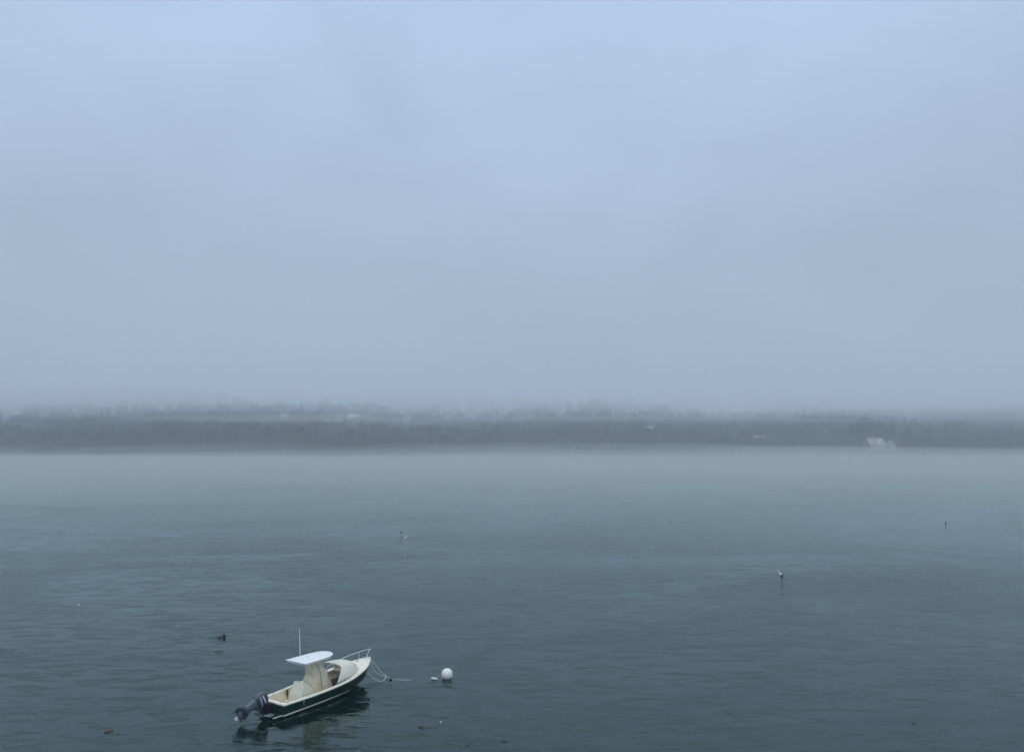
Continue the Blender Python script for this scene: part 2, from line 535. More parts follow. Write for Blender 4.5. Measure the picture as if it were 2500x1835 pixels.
def big_house():
    X, Y = 310, 650
    Z = ground_z(X, Y) + 0.7
    CLEARINGS.append((X, Y, 17, 40))
    r = empty('shore_house', (X, Y, Z))
    tag(r, 'large shingled shore house with pale gables below the dark tree at right', 'house')
    w, ro = MB(), MB()
    gable(w, ro, (-4.5, 0, 0), 12, 9, 4.6, 5.2, True)
    w.build('wall', M['wall'], r, smooth=False); ro.build('roof', M['roof'], r, smooth=False)
    w, ro = MB(), MB()
    gable(w, ro, (-1.0, -4.6, 3.2), 6.0, 4.0, 2.6, 3.2, False)
    w.build('dormer', M['wallw'], r, smooth=False); ro.build('dormer_roof', M['roofw'], r, smooth=False)
    w, ro = MB(), MB()
    gable(w, ro, (8.5, -1.5, 0), 4.6, 7, 4.2, 3.8, False)
    w.build('wing', M['wallw'], r, smooth=False); ro.build('wing_roof', M['roof'], r, smooth=False)
    w = MB(); w.box((4.2, -1.0, 1.9), (4.6, 5.5, 3.8)); w.build('link_wall', M['wall'], r, smooth=False)
    w = MB(); w.box((4.2, -2.2, 4.1), (5.0, 3.8, 0.5)); w.build('link_roof', M['roofw'], r, smooth=False)
    p = MB()
    p.box((-5.2, -6.4, 1.25), (11.5, 2.6, 0.25)); p.box((-5.2, -7.6, 1.9), (11.5, 0.12, 1.5)); p.box((-5.2, -6.4, 3.3), (11.8, 3.2, 0.3))
    for k in range(6): p.box((-10.8 + k * 2.25, -7.6, 1.7), (0.22, 0.22, 3.2))
    p.build('porch', M['wallw'], r, smooth=False)
    fb = MB(); fb.box((-4.5, -1.5, -1.0), (11.6, 11.8, 2.0)); fb.box((6.6, -1.4, -1.0), (8.2, 6.6, 2.0)); fb.build('foundation', M['roof'], r, smooth=False)
    c = MB(); c.box((-7, 0.5, 10.4), (1.0, 1.0, 2.4)); c.build('chimney', M['wall'], r, smooth=False)
    for k in range(4): window(r, -9 + k * 2.6, -4.55, 2.6)
    window(r, -1.0, -6.65, 5.0); window(r, 8.5, -5.05, 2.2); window(r, 8.5, -5.05, 5.2, 0.8, 1.0)

def cottage(x, dy, w, d, h, rh, wm, rm, label, ridge=True, group=None, windows=2, lift=0.0):
    y = shore_y(x) + dy
    z = ground_z(x, y) - 0.4 + lift
    CLEARINGS.append((x, y, w * 0.75, 34 + lift * 5))
    r = empty('cottage', (x, y, z))
    tag(r, label, 'house', group)
    a, b = MB(), MB()
    gable(a, b, (0, 0, -lift), w, d, h + lift, rh, ridge)
    a.build('wall', wm, r, smooth=False); b.build('roof', rm, r, smooth=False)
    for k in range(windows):
        window(r, (k - (windows - 1) / 2) * w * 0.42, -d / 2, h * 0.5)
    return r
big_house()
G = 'houses along the far shore'
cottage(226, 54, 8.5, 6.5, 2.4, 2.6, M['wall'], M['wall'], 'small grey cottage with pale pitched roof among trees left of the shingled house', True, G, lift=2)
cottage(265, 46, 5.0, 5.5, 3.6, 3.0, M['wall'], M['roof'], 'narrow grey cottage with white deck just left of the large shore house', False, G)
cottage(134, 118, 6.0, 5.0, 1.3, 0.8, M['top'], M['top'], 'low white house high in the woods right of centre', True, G, lift=.5)
cottage(172, 73, 6.0, 5.0, 2.0, 1.8, M['wall'], M['roof'], 'faint low grey cottage just above the water right of centre', True, G)
cottage(-161, 205, 9.5, 6.0, 4.0, 2.6, M['wall'], M['roof'], 'white house high on the foggy hillside left of centre', True, G, 4)
cottage(-406, 88, 15.0, 7.0, 1.8, 1.6, M['wall'], M['roof'], 'long grey roofed house in the trees at far left', True, G, 3)
cottage(367, 38, 3.4, 4.5, 4.2, 2.6, M['wallw'], M['roof'], 'thin white boathouse right of the large shore house', False, G, 1)

def broad_tree(x, dy, s, label, name='broadleaf_tree', kind='broad', seed=50):
    y = shore_y(x) + dy
    r = empty(name, (x, y, ground_z(x, y) - 0.3))
    tag(r, label, 'tree', 'tall trees standing out of the far woods')
    t = MB()
    H = 11 * s
    t.tube([(0, 0, -0.5), (0.1, 0.05, H * 0.3), (0.0, 0.1, H * 0.62)], [0.3 * s, 0.22 * s, 0.08 * s], 8)
    for k in range(4):
        a = k * 1.7 + seed
        t.tube([(0, 0, H * (0.28 + 0.07 * k)), (math.cos(a) * 1.4 * s, math.sin(a) * 1.4 * s, H * (0.45 + 0.06 * k)), (math.cos(a) * 2.6 * s, math.sin(a) * 2.6 * s, H * (0.56 + 0.06 * k))], [0.12 * s, 0.08 * s, 0.03 * s], 6)
    t.build('trunk', M['bark'], r)
    q = leaf_cloud(420, (4.6 if kind == 'broad' else 2.9) * s, (11 if kind == 'broad' else 13) * s, kind, seed)
    if kind == 'broad':
        pass
    c = MB()
    for i in range(0, len(q), 4):
        c.add([tuple(v) for v in q[i:i + 4]], [(0, 1, 2, 3)])
    c.build('crown', M['foliage' if kind == 'broad' else 'foliage2'], r, smooth=False, fix=False)
broad_tree(298, 32, 2.0, 'tall dark tree rising behind the left gable of the shore house', seed=51)
broad_tree(309, 40, 2.2, 'tallest dark tree directly behind the large shore house', seed=52)
broad_tree(324, 34, 1.7, 'rounded dark tree behind the right end of the shore house', seed=53)
broad_tree(231, 64, 1.5, 'leafy tree behind the pale roofed cottage', seed=54)
broad_tree(-174, 460, 2.2, 'faint tall tree on the foggy crest left of centre', seed=55)
broad_tree(-188, 425, 1.6, 'smaller faint tree beside the tallest one on the crest', seed=56)
broad_tree(-243, 14, 1.5, 'dark pointed spruce at the water edge left of centre', 'spruce_tree', 'spruce', 57)
broad_tree(20, 24, 1.45, 'dark pointed spruce at the water edge near the centre', 'spruce_tree', 'spruce', 58)
make_forest()

# ------------------------------------------------------------------ the moored boat
BT = empty('motorboat', (-12.749, 42.103, 0), (-0.042, -0.006, 0.923))
tag(BT, 'dark green open motorboat with white hardtop and raised outboard moored in fog', 'boat')
SHEER = [(0, .635), (1, .65), (2, .69), (3, .755), (4, .85), (5, .99), (6, 1.16), (7, 1.36)]
PLAN = [(0, 1.09), (1, 1.155), (2, 1.25), (3, 1.32), (4, 1.345), (4.6, 1.305), (5.1, 1.20), (5.6, 1.04), (6.0, .85), (6.4, .57), (6.7, .32), (6.9, .12), (7.0, .0)]
WL = [(0, .99), (.3, .96), (.5, .89), (.68, .74), (.8, .55), (.9, .30), (.96, .12), (1, 0)]
STEM = [(-1, 5.2), (-.5, 5.75), (0, 6.09), (.17, 6.48), (.6, 6.82), (.92, 6.97), (1, 7.0)]
def sheer(x): return smooth_tab(SHEER, x)
def plan(x): return max(0.0, smooth_tab(PLAN, x))
def hull_pt(s, u, side):
    X = smooth_tab(STEM, u)
    x = s * X
    zt = sheer(7 * s)
    if u >= 0:
        yw, yt = smooth_tab(WL, s), plan(7 * s)
        y = yw + (yt - yw) * (u ** (1.0 + 0.7 * s))
        z = zt * u
    else:
        y = smooth_tab(WL, s) * (1 + u) ** 0.7
        z = 0.38 * u * (1 - 0.3 * s)
    return (x, side * max(0, y), z)
SS = [0, .04, .1, .18, .27, .36, .45, .54, .62, .7, .76, .81, .86, .9, .93, .955, .975, .99, 1.0]
UU = [-1, -.7, -.4, -.15, 0, .04, .1, .2, .32, .45, .58, .7, .8, .9, 1.0]
hm = MB()
for side in (-1, 1):
    hm.grid([[hull_pt(s, u, side) for u in UU] for s in SS])
# transom
for u0, u1 in zip(UU, UU[1:]):
    hm.add([hull_pt(0, u0, -1), hull_pt(0, u0, 1), hull_pt(0, u1, 1), hull_pt(0, u1, -1)], [(0, 1, 2, 3)])
hull = hm.build('hull', M['hull'], BT, angle=50)
# gunwale: white cap and lip swept round both sides
def cap_sec(x, side):
    b, z = plan(x), sheer(x)
    w = 0.17 + .22 * min(1, max(0, (x - 4.0) / 1.0))
    bi = max(0.0, b - w)
    return [(x, side * (b + .004), z - .055), (x, side * (b + .028), z - .045), (x, side * (b + .028), z + .012), (x, side * (b + .008), z + .032),
            (x, side * (bi + .02 if bi > 0 else 0), z + .036), (x, side * bi, z + .022), (x, side * bi, z - .05)]
gx = [0, .5, 1, 1.5, 2, 2.5, 3, 3.5, 4, 4.4, 4.8, 5.2, 5.6, 5.9, 6.2, 6.4, 6.6, 6.75, 6.87, 6.95, 7.0]
gm = MB()
for side in (-1, 1):
    rows = [cap_sec(x, side) for x in gx]
    rows.insert(0, [(-.028, p[1], p[2]) for p in rows[0]])
    rows[-1] = [(7.03, 0, p[2]) for p in rows[-1]]
    gm.grid(rows)
z0 = sheer(0)
gm.grid([[(-.028, -1.112, z0 - .055), (-.028, 1.112, z0 - .055)], [(-.028, -1.112, z0 + .014), (-.028, 1.112, z0 + .014)],
         [(0.0, -1.10, z0 + .033), (0.0, 1.10, z0 + .033)], [(.19, -.95, z0 + .034), (.19, .95, z0 + .034)], [(.20, -.95, z0 - .08), (.20, .95, z0 - .08)]])
gun = gm.build('gunwale', M['white'], BT, angle=35)
# teak strip along the inside of the transom cap
tm = MB(); tm.box((.225, 0, z0 + .005), (.045, 1.86, .07)); tm.build('transom_trim', M['teak'], BT, bevel=.006)
def hull_at(x, z, side):
    """point on the outside of the hull at given x, z"""
    best = None
    lo, hi = 0.0, 1.0
    for _ in range(40):
        u = (lo + hi) / 2
        s = min(1, x / smooth_tab(STEM, u))
        zz = sheer(7 * s) * u
        if zz < z: lo = u
        else: hi = u
    return Vector(hull_pt(min(1, x / smooth_tab(STEM, u)), u, side))
def inner(x, z, m_=.045):
    return max(.02, min(plan(x) - .165, abs(hull_at(x, z, 1).y) - m_))
# liner: inner walls, floor, forward bulkhead
lm = MB()
lx = [.20, .8, 1.5, 2.2, 2.9, 3.6, 4.2, 4.7, 5.1, 5.5]
for side in (-1, 1):
    lm.grid([[(x, side * inner(x, z_), z_) for z_ in (sheer(x) - .03, sheer(x) - .10, .55, .35, .13)] for x in lx])
lm.grid([[(x, -inner(x, .13), .13), (x, inner(x, .13), .13)] for x in lx])
lm.grid([[(.20, -.93, z0 - .03), (.20, .93, z0 - .03)], [(.22, -.82, .13), (.22, .82, .13)]])
liner = lm.build('cockpit_liner', M['cream'], BT, angle=30)
bk = MB()
bk.grid([[(5.45, -inner(5.45, z_), z_), (5.45, inner(5.45, z_), z_)] for z_ in (sheer(5.45), .8, .55, .35, .14)])
bk.build('bulkhead', M['cream'], BT)
bh = MB(); bh.box((5.43, .05, .62), (.04, .8, .6)); bh.build('cuddy_shade_panel', M['dark'], BT, bevel=.01)  # solid dark panel in place of the shade inside the cuddy
# foredeck
fd = MB()
fx = [5.02, 5.25, 5.45, 5.7, 5.95, 6.2, 6.4, 6.6, 6.75, 6.88, 6.96]
rows = []
for x in fx:
    w = max(.002, plan(x) - .03)
    rows.append([(x, w * t, sheer(x) + .028 + .05 * w * (1 - t * t)) for t in np.linspace(-1, 1, 9)])
fd.grid(rows)
fd.grid([[p for p in rows[0]], [(p[0] - .01, p[1], p[2] - .1) for p in rows[0]]])
deck = fd.build('foredeck', M['white'], BT)
dh = MB(); dh.loft([((6.25, .28, sheer(6.25) + .04), .11, .05), ((6.25, .28, sheer(6.25) + .085), .10, .045)], 16)
dh.build('deck_vent', M['grey_tube'], BT)
# spray strip / boot stripe along each side, with the short length at the stem
for side in (-1, 1):
    for name, xa, xb, za, zb, th in (('spray_strip', -.01, 4.85, .055, .115, .05), ('bow_stripe', 5.45, 6.12, .10, .16, .028)):
        sm = MB()
        rows = []
        n = 22
        for k in range(n + 1):
            x = xa + (xb - xa) * k / n
            z = za + (zb - za) * k / n
            h_ = th * min(1, (n - k) / (n * .35) + .08) if name == 'spray_strip' else th * (.35 + .65 * math.sin(math.pi * (k + .5) / (n + 1)))
            p = hull_at(max(0, x), z, side); q = hull_at(max(0, x), z + h_, side)
            o_ = Vector((0, side * .022, 0)); o2 = Vector((0, side * .012, 0))
            p.x = q.x = x
            rows.append([p, p + o_, q + o2 + Vector((0, 0, -.004)), q])
        sm.grid(rows)
        sm.build(name, M['white'], BT, angle=30)
# swim platform: dark slab with white bars running fore and aft
sp = MB()
sp.box((-.26, -.42, .055), (.54, 1.12, .05)); sp.box((-.26, .62, .055), (.5, .4, .05))
plat = sp.build('swim_platform', M['hull'], BT, bevel=.01)
for (y, xa, xb, zz) in ((-.93, -.60, .02, .10), (-.42, -.56, -.18, .10), (-.16, -.60, -.10, .10), (.18, -.62, -.44, .06)):
    sb = MB(); sb.tube([(xa, y, zz), (xb, y, zz)], .021, 8); sb.build('white_bar', M['decal'], plat)
# fittings on the gunwale
def fitting(name, x, side, m, kind=0, inset=.085):
    b, z = plan(x) - inset, sheer(x) + .034
    f = MB()
    if kind == 0:
        f.loft([((x, side * b, z - .01), .045, .03), ((x, side * b, z + .008), .045, .03), ((x, side * b, z + .009), .028, .017)], 14)
    else:
        f.tube([(x - .07, side * b, z + .05), (x + .07, side * b, z + .05)], .011, 8)
        f.tube([(x - .03, side * b, z), (x - .03, side * b, z + .05)], .011, 8)
        f.tube([(x + .03, side * b, z), (x + .03, side * b, z + .05)], .011, 8)
    return f.build(name, m, BT)
for x in (.75, 1.5): fitting('rod_holder', x, -1, M['dark'])
for x in (.85, 1.55): fitting('rod_holder', x, 1, M['dark'])
fitting('cleat', .25, -1, M['grey_tube'], 1); fitting('cleat', .25, 1, M['grey_tube'], 1)
fitting('cleat', 4.3, -1, M['grey_tube'], 1)
f = MB(); f.tube([(6.62, -.09, 1.34), (6.62, .09, 1.34)], .014, 8); f.tube([(6.62, 0, 1.27), (6.62, 0, 1.34)], .022, 8); f.build('bow_cleat', M['grey_tube'], BT)
f = MB(); f.box((.10, -.62, z0 + .04), (.05, .04, .012)); f.build('drain_fitting', M['dark'], BT)
f = MB(); f.loft([((0, 0, 0), .035, .035), ((0, 0, .012), .030, .030)], 14, T=Matrix.Translation((1.20, -1.145, .52)) @ Matrix.Rotation(math.radians(100), 4, 'X'))
f.box((1.20, -1.135, .42), (.012, .012, .14)); f.build('scupper', M['decal'], BT)
for k in range(5):
    x_ = 5.62 + k * .075
    p_ = hull_at(x_, .80 + .02 * k, -1)
    d_ = MB(); q_ = hull_at(x_, .88 + .02 * k, -1)
    d_.add([p_ + Vector((0, -.006, 0)), p_ + Vector((.04, .012, 0)), q_ + Vector((.04, .010, 0)), q_ + Vector((0, -.006, 0))], [(0, 1, 2, 3)])
    if k in (0, 2, 3): d_.build('bow_decal', M['grey_tube'], BT, smooth=False, fix=False)

# console cover: tall canvas draped from under the hardtop to the deck
def drape(name, secs, m, n=36, wob=.025, seed=1, power=3.2, parent=BT):
    """secs: (z, x0, x1, y0, y1). Folded canvas column."""
    c = MB()
    rows = []
    for i, (z, x0, x1, y0, y1) in enumerate(secs):
        r = []
        cx, cy, hx, hy = (x0 + x1) / 2, (y0 + y1) / 2, (x1 - x0) / 2, (y1 - y0) / 2
        t_ = i / max(1, len(secs) - 1)
        for k in range(n):
            a = 2 * math.pi * k / n
            cu, sv = math.cos(a), math.sin(a)
            f_ = 1 + wob * (1 - t_ * .7) * (math.sin(a * 5 + seed) + .6 * math.sin(a * 9 + seed * 2.3 + z * 3))
            x = cx + math.copysign(abs(cu) ** (2 / power), cu) * hx * f_
            y = cy + math.copysign(abs(sv) ** (2 / power), sv) * hy * f_
            r.append((x, y, z + .012 * math.sin(a * 4 + seed)))
        rows.append(r)
    c.grid(rows, close_v=True)
    last = rows[-1]
    ctr = (sum(p[0] for p in last) / n, sum(p[1] for p in last) / n, last[0][2] + .02)
    b = len(c.v); c.v += last + [ctr]
    for k in range(n): c.f.append((b + k, b + (k + 1) % n, b + n)); c.mi.append(0)
    return c.build(name, m, parent, angle=60)
drape('console_cover', [(.13, 2.22, 3.92, -.50, .56), (.45, 2.22, 3.88, -.50, .56), (.82, 2.26, 3.78, -.50, .55), (1.0, 2.29, 3.66, -.50, .54), (1.12, 2.38, 3.58, -.50, .52), (1.3, 2.45, 3.46, -.49, .50),
        (1.6, 2.46, 3.30, -.48, .45), (1.9, 2.46, 3.15, -.47, .38), (2.22, 2.47, 3.00, -.46, .32)], M['canvas'], seed=1, power=5, wob=.018)
# steering wheel / helm bulge
drape('helm_cover', [(.9, 2.20, 2.6, -.34, .30), (1.15, 2.17, 2.56, -.36, .30), (1.28, 2.19, 2.56, -.34, .28), (1.38, 2.24, 2.58, -.28, .24), (1.45, 2.32, 2.6, -.18, .16), (1.47, 2.4, 2.5, -.08, .07)], M['canvas'], seed=3, power=2.3)
# seat cover: wedge of canvas aft of the console
sc = MB()
def qgrid(a, b, c, d, n=6, amp=.012, sd=0):
    a, b, c, d = map(Vector, (a, b, c, d))
    rows = []
    for i in range(n + 1):
        r_ = []
        for j in range(n + 1):
            p = a.lerp(b, j / n).lerp(d.lerp(c, j / n), i / n)
            e_ = math.sin(math.pi * i / n) * math.sin(math.pi * j / n)
            nn = (b - a).cross(d - a).normalized()
            r_.append(p + nn * amp * e_ * (1 + 2.2 * math.sin(i * 1.9 + j * 1.3 + sd)))
        rows.append(r_)
    sc.grid(rows)
tA, tB = (1.80, .45, 1.19), (1.78, -.40, 1.235)
uA, uB = (1.93, .44, 1.17), (1.93, -.41, 1.20)
cA, cB = (1.47, .50, .60), (1.50, -.50, .58)
bA, bB = (1.45, .50, .13), (1.46, -.50, .13)
fA, fB = (2.30, .50, .80), (2.32, -.50, .78)
gA, gB = (2.36, .50, .13), (2.38, -.50, .13)
qgrid(tA, tB, cB, cA, sd=1); qgrid(cA, cB, bB, bA, sd=2); qgrid(uA, uB, tB, tA, amp=.004); qgrid(fA, fB, uB, uA, sd=3)
qgrid(tB, uB, fB, cB, sd=4, amp=.006); qgrid(cB, fB, gB, bB, sd=5, amp=.006); qgrid(uA, tA, cA, fA, sd=6); qgrid(fA, cA, bA, gA, sd=7)
sc.build('seat_cover', M['canvas2'], BT, angle=32)
# dodger over the bow: canvas shell on hoops, open towards the stern
dm = MB()
nx, na = 16, 22
rows = []
for i in range(nx + 1):
    t_ = i / nx
    te = min(1, t_ / .8)
    x = 4.06 + 1.20 * te + .14 * math.sin(max(0, (t_ - .8) / .2) * math.pi / 2)
    topz = 1.60 + .03 * math.sin(te * math.pi) - .07 * te ** 2 - .30 * (1 - math.cos(max(0, (t_ - .72) / .28) * math.pi / 2))
    wtop = .80 - .13 * te - .16 * (1 - math.cos(max(0, (t_ - .72) / .28) * math.pi / 2))
    base = min(plan(x) - .06, lerp_tab([(3.4, 1.27), (4.3, 1.21), (4.7, 1.12), (5.0, 1.0), (5.3, .80), (5.5, .6)], x))
    zb = sheer(x) + .035
    r = []
    for j in range(na + 1):
        a = j / na * 2 - 1                                   # -1 starboard foot .. +1 port foot
        aa = abs(a)
        if aa < .5:
            q = aa / .5
            y = wtop * q
            z = topz + .07 * (1 - q * q) * (1 - t_ * .4)
        else:
            q = (aa - .5) / .5
            y = wtop + (base - wtop) * q + .05 * math.sin(q * math.pi)
            z = topz + (zb - topz) * q ** 1.15
        xs_ = x - (.66 * (1 - t_) ** 1.5 * ((aa - .5) / .5) ** 1.1 if aa > .5 and a < 0 else 0)
        if aa > .5: z = max(z, sheer(xs_) + .035)
        r.append((xs_, math.copysign(y, a), z))
    rows.append(r)
v = [p for r in rows for p in r]
fcs = []
mcol = na + 1
for i in range(nx):
    for j in range(na):
        if j >= na * .75 - 1 and i < 9 - (0 if j < na * .9 else -1): continue      # port side rolled up aft
        fcs.append((i * mcol + j, i * mcol + j + 1, (i + 1) * mcol + j + 1, (i + 1) * mcol + j))
dm.add(v, fcs)
fr = rows[-1]
b0 = len(dm.v)
low = [(5.56 - .12 * abs(p[1]), p[1] * 1.02, min(p[2], sheer(5.5) + .06)) for p in fr]
dm.grid([fr, [((a_[0] + b_[0]) / 2 + .03, (a_[1] + b_[1]) / 2, (a_[2] + b_[2]) / 2) for a_, b_ in zip(fr, low)], low])
dod = dm.build('dodger', M['canvas2'], BT, angle=70)
so = dod.modifiers.new('th', 'SOLIDIFY'); so.thickness = .012; so.offset = 1
hp = MB(); hp.tube([rows[0][j] for j in range(0, na + 1)], .014, 8, cap=True); hp.build('hoop', M['grey_tube'], dod)
hp = MB(); hp.tube([(4.06, .80, 1.58), (3.98, 1.0, 1.2), (3.9, 1.22, .9)], .012, 8); hp.build('hoop', M['grey_tube'], dod)
vt = MB(); vt.loft([((0, 0, 0), .13, .07), ((0, 0, .03), .12, .06), ((0, 0, .05), .05, .03)], 16, T=Matrix.Translation((5.50, -.30, 1.16)) @ Matrix.Rotation(math.radians(-20), 4, 'Z') @ Matrix.Rotation(math.radians(75), 4, 'Y'))
vt.build('vent_hood', M['grey_tube'], dod)
# dark box standing in for deep shade under the dodger, plus a teak step
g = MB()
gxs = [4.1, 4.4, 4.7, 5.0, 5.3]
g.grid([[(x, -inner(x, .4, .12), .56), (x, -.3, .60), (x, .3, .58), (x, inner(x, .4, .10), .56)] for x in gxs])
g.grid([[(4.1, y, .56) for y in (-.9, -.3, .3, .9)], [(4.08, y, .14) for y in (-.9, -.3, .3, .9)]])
g.build('shade_fill', M['dark'], BT, bevel=.0)
g = MB(); g.box((4.25, -.35, .22), (.5, .4, .18)); g.box((4.1, -.7, .2), (.35, .2, .12)); g.build('teak_step', M['teak'], BT, bevel=.02)
# hardtop
TX0, TL_, TW, TZ = 1.548, 2.33, .865, 2.334
ht = MB()
outline = []
outline += [(TX0, -TW), (TX0 + .02, -TW - .01)]
prof = [(.0, 1.0), (.25, 1.0), (.5, .985), (.68, .95), (.8, .86), (.88, .74), (.94, .58), (.975, .40), (.995, .2), (1.0, 0)]
half = [(TX0 + TL_ * a, TW * b) for a, b in prof]
loop = [(x, -y) for x, y in half] + [(x, y) for x, y in reversed(half[:-1])]
loop = [(x, y) for x, y in loop]
def ring(sc_, z):
    cx = TX0 + TL_ / 2
    return [(cx + (x - cx) * (1 - sc_ / (TL_ / 2)), y * (1 - sc_ / TW), z + .045 * (1 - (y / TW) ** 2) * (0 if z < TZ - .02 else 1)) for x, y in loop]
rows = [ring(.03, TZ - .045), ring(.0, TZ - .03), ring(.0, TZ - .005), ring(.025, TZ + .012), ring(.25, TZ + .02), ring(.55, TZ + .024)]
ht.grid(rows, close_v=True)
for q, fl in ((rows[0], True), (rows[-1], False)):
    b = len(ht.v); ht.v += q
    ht.f.append(tuple(b + k for k in range(len(q)))); ht.mi.append(0)
top = ht.build('hardtop', M['top'], BT, angle=50)
# pipe frame under the hardtop, legs and rungs
def pipe(pts, r, name, m, parent=BT, n=8):
    b = MB(); b.tube(pts, r, n); return b.build(name, m, parent)
fr_ = [(TX0 + .10, -TW + .05, TZ - .11), (TX0 + .06, -TW + .12, TZ - .11), (TX0 + .06, TW - .12, TZ - .11), (TX0 + .10, TW - .05, TZ - .11)]
pipe([(3.45, -TW + .20, TZ - .04), (3.42, -TW + .16, TZ - .10), (3.2, -TW + .09, TZ - .11), (2.5, -TW + .05, TZ - .11)] + fr_ + [(2.5, TW - .05, TZ - .11), (3.2, TW - .09, TZ - .11), (3.42, TW - .16, TZ - .10), (3.45, TW - .2, TZ - .04)], .019, 'frame_pipe', M['tube'])
for side in (-1, 1):
    yy = .57 * side
    rear = [(2.95 if side < 0 else 2.78, yy, .14), (2.88 if side < 0 else 2.72, yy, .7), (2.80 if side < 0 else 2.66, yy, 1.5), (2.62 if side < 0 else 2.60, yy * .99, 1.95), (2.42, yy * .97, TZ - .11)]
    front = [(3.55, yy, .14), (3.48, yy, .7), (3.24, yy, 1.6), (2.97, yy * .97, 2.12), (2.88, yy * .96, TZ - .11)]
    if side > 0:
        front = [(3.46, yy, .14), (3.4, yy, .7), (3.2, yy, 1.5), (3.0, yy * .97, 2.05), (2.9, yy * .96, TZ - .11)]
    pipe(rear, .021, 'leg', M['grey_tube']); pipe(front, .021, 'leg', M['grey_tube'])
    pipe([(2.79, yy, 1.60), (3.24, yy, 1.63)], .015, 'rung', M['tube']); pipe([(2.86, yy, .88), (3.44, yy, .88)], .015, 'rung', M['tube'])
pipe([(2.62, .56, 1.55), (2.62, -.56, 1.62)], .013, 'cross_pipe', M['grey_tube'])
# antenna
an = MB(); an.tube([(2.47, .80, TZ - .02), (2.47, .80, TZ + .09)], .026, 10); an.box((2.5, .80, TZ + .03), (.14, .07, .03)); ab = an.build('antenna_mount', M['grey_tube'], BT)
pipe([(2.47, .80, TZ + .08), (2.46, .80, TZ + .5), (2.44, .80, TZ + 1.50)], .017, 'antenna', M['top'], ab)
# bow rail
rail_p = [(4.25, 1.20, sheer(4.25) + .03), (4.5, 1.21, 1.10), (5.1, 1.13, 1.30), (5.8, .88, 1.52), (6.5, .45, 1.72), (6.9, .14, 1.81), (7.08, 0, 1.83)]
def crv(pts, k=5):
    o_ = []
    P = [Vector(p) for p in pts]
    for i in range(len(P) - 1):
        p0, p1, p2, p3 = P[max(0, i - 1)], P[i], P[i + 1], P[min(len(P) - 1, i + 2)]
        for j in range(k):
            t_ = j / k
            o_.append(.5 * ((2 * p1) + (p2 - p0) * t_ + (2 * p0 - 5 * p1 + 4 * p2 - p3) * t_ * t_ + (3 * p1 - p0 - 3 * p2 + p3) * t_ ** 3))
    return o_ + [P[-1]]
rb = MB()
sb_p = [(x - (.12 if i > 0 and i < 6 else 0), -y, z) for i, (x, y, z) in enumerate(rail_p)]
rb.tube(crv(rail_p) + crv(list(reversed(sb_p)))[1:], .015, 8)
rail = rb.build('bow_rail', M['tube'], BT)
for (x, y, z, zb) in ((6.5, .45, 1.72, sheer(6.5)), (5.1, 1.13, 1.30, sheer(5.1)), (6.33, -.53, 1.68, sheer(6.3)), (5.0, -1.15, 1.28, sheer(5.0))):
    pipe([(x, y, zb + .02), (x, y, z)], .013, 'stanchion', M['tube'], rail)
# inner rusty tool clipped to the port side
tl = MB(); tl.tube([(1.73, 1.0, .62), (1.73, .99, .50), (1.74, .99, .38), (1.76, .99, .16)], [.05, .045, .03, .012], 8); tl.box((1.72, .98, .43), (.20, .05, .04)); tl.box((1.70, .98, .64), (.12, .05, .05))
o = tl.build('gaff_hook', [M['rust']], None)
o.matrix_world = Matrix.LocRotScale(BT.location, BT.rotation_euler, None)
tag(o, 'short dark rust brown tool standing against the inner port side of the cockpit', 'tool')

# outboard, tilted up
TAU = math.radians(67)
O_ = Vector((-.98, 0, .80))
MT = Matrix.Translation(O_) @ Matrix.Rotation(TAU, 4, 'Y')
# after this rotation: motor -Z (down the leg) points aft and slightly down
mid = MB()
mid.loft([((-.02, 0, .04), .30, .21), ((-.03, 0, -.06), .27, .18), ((-.04, 0, -.16), .235, .15), ((-.05, 0, -.40), .21, .135), ((-.05, 0, -.54), .22, .13), ((-.06, 0, -.60), .23, .12)], 20, power=2.8, T=MT)
motor = mid.build('outboard_motor', M['leg'], BT, angle=50)
cw = MB()
cw.loft([((.0, 0, .0), .33, .215), ((.0, 0, .06), .37, .24), ((.0, 0, .20), .385, .255), ((.005, 0, .42), .375, .25), ((.015, 0, .56), .345, .23), ((.03, 0, .66), .27, .185), ((.04, 0, .715), .15, .10), ((.04, 0, .725), .05, .03)], 28, power=2.7, T=MT)
cowl = cw.build('cowl', M['cowl'], motor, angle=60)
gc = MB()
for k, (zz, hu, hv, th) in enumerate(((-.63, .31, .17, .026), (-.71, .34, .18, .024), (-.79, .37, .19, .022), (-.87, .40, .20, .018))):
    gc.loft([((-.07, 0, zz - th), hu * .95, hv * .9), ((-.07, 0, zz), hu, hv), ((-.07, 0, zz + th), hu * .95, hv * .9)], 20, power=2.4, T=MT)
gc.loft([((-.05, 0, -.58), .22, .12), ((-.04, 0, -.92), .20, .10), ((-.02, 0, -1.02), .20, .08)], 18, power=2.4, T=MT)
TB = MT @ Matrix.Translation((0, 0, -1.06)) @ Matrix.Rotation(math.radians(90), 4, 'Y')
gc.loft([((0, 0, -.30), .06, .055), ((0, 0, -.15), .085, .08), ((0, 0, .1), .08, .075), ((0, 0, .26), .04, .04), ((0, 0, .33), .01, .01)], 18, T=TB)
gear = gc.build('gearcase', M['leg'], motor, angle=45)
sk_ = MB()
sk_.loft([((.0, 0, -1.10), .15, .02), ((-.04, 0, -1.22), .11, .012), ((-.08, 0, -1.31), .06, .006)], 12, T=MT)
sk_.build('skeg', M['decal'], motor)
pr = MB()
TP = MT @ Matrix.Translation((-.38, 0, -1.06)) @ Matrix.Rotation(math.radians(90), 4, 'Y')
pr.loft([((0, 0, -.09), .05, .05), ((0, 0, .08), .065, .065)], 16, T=TP)
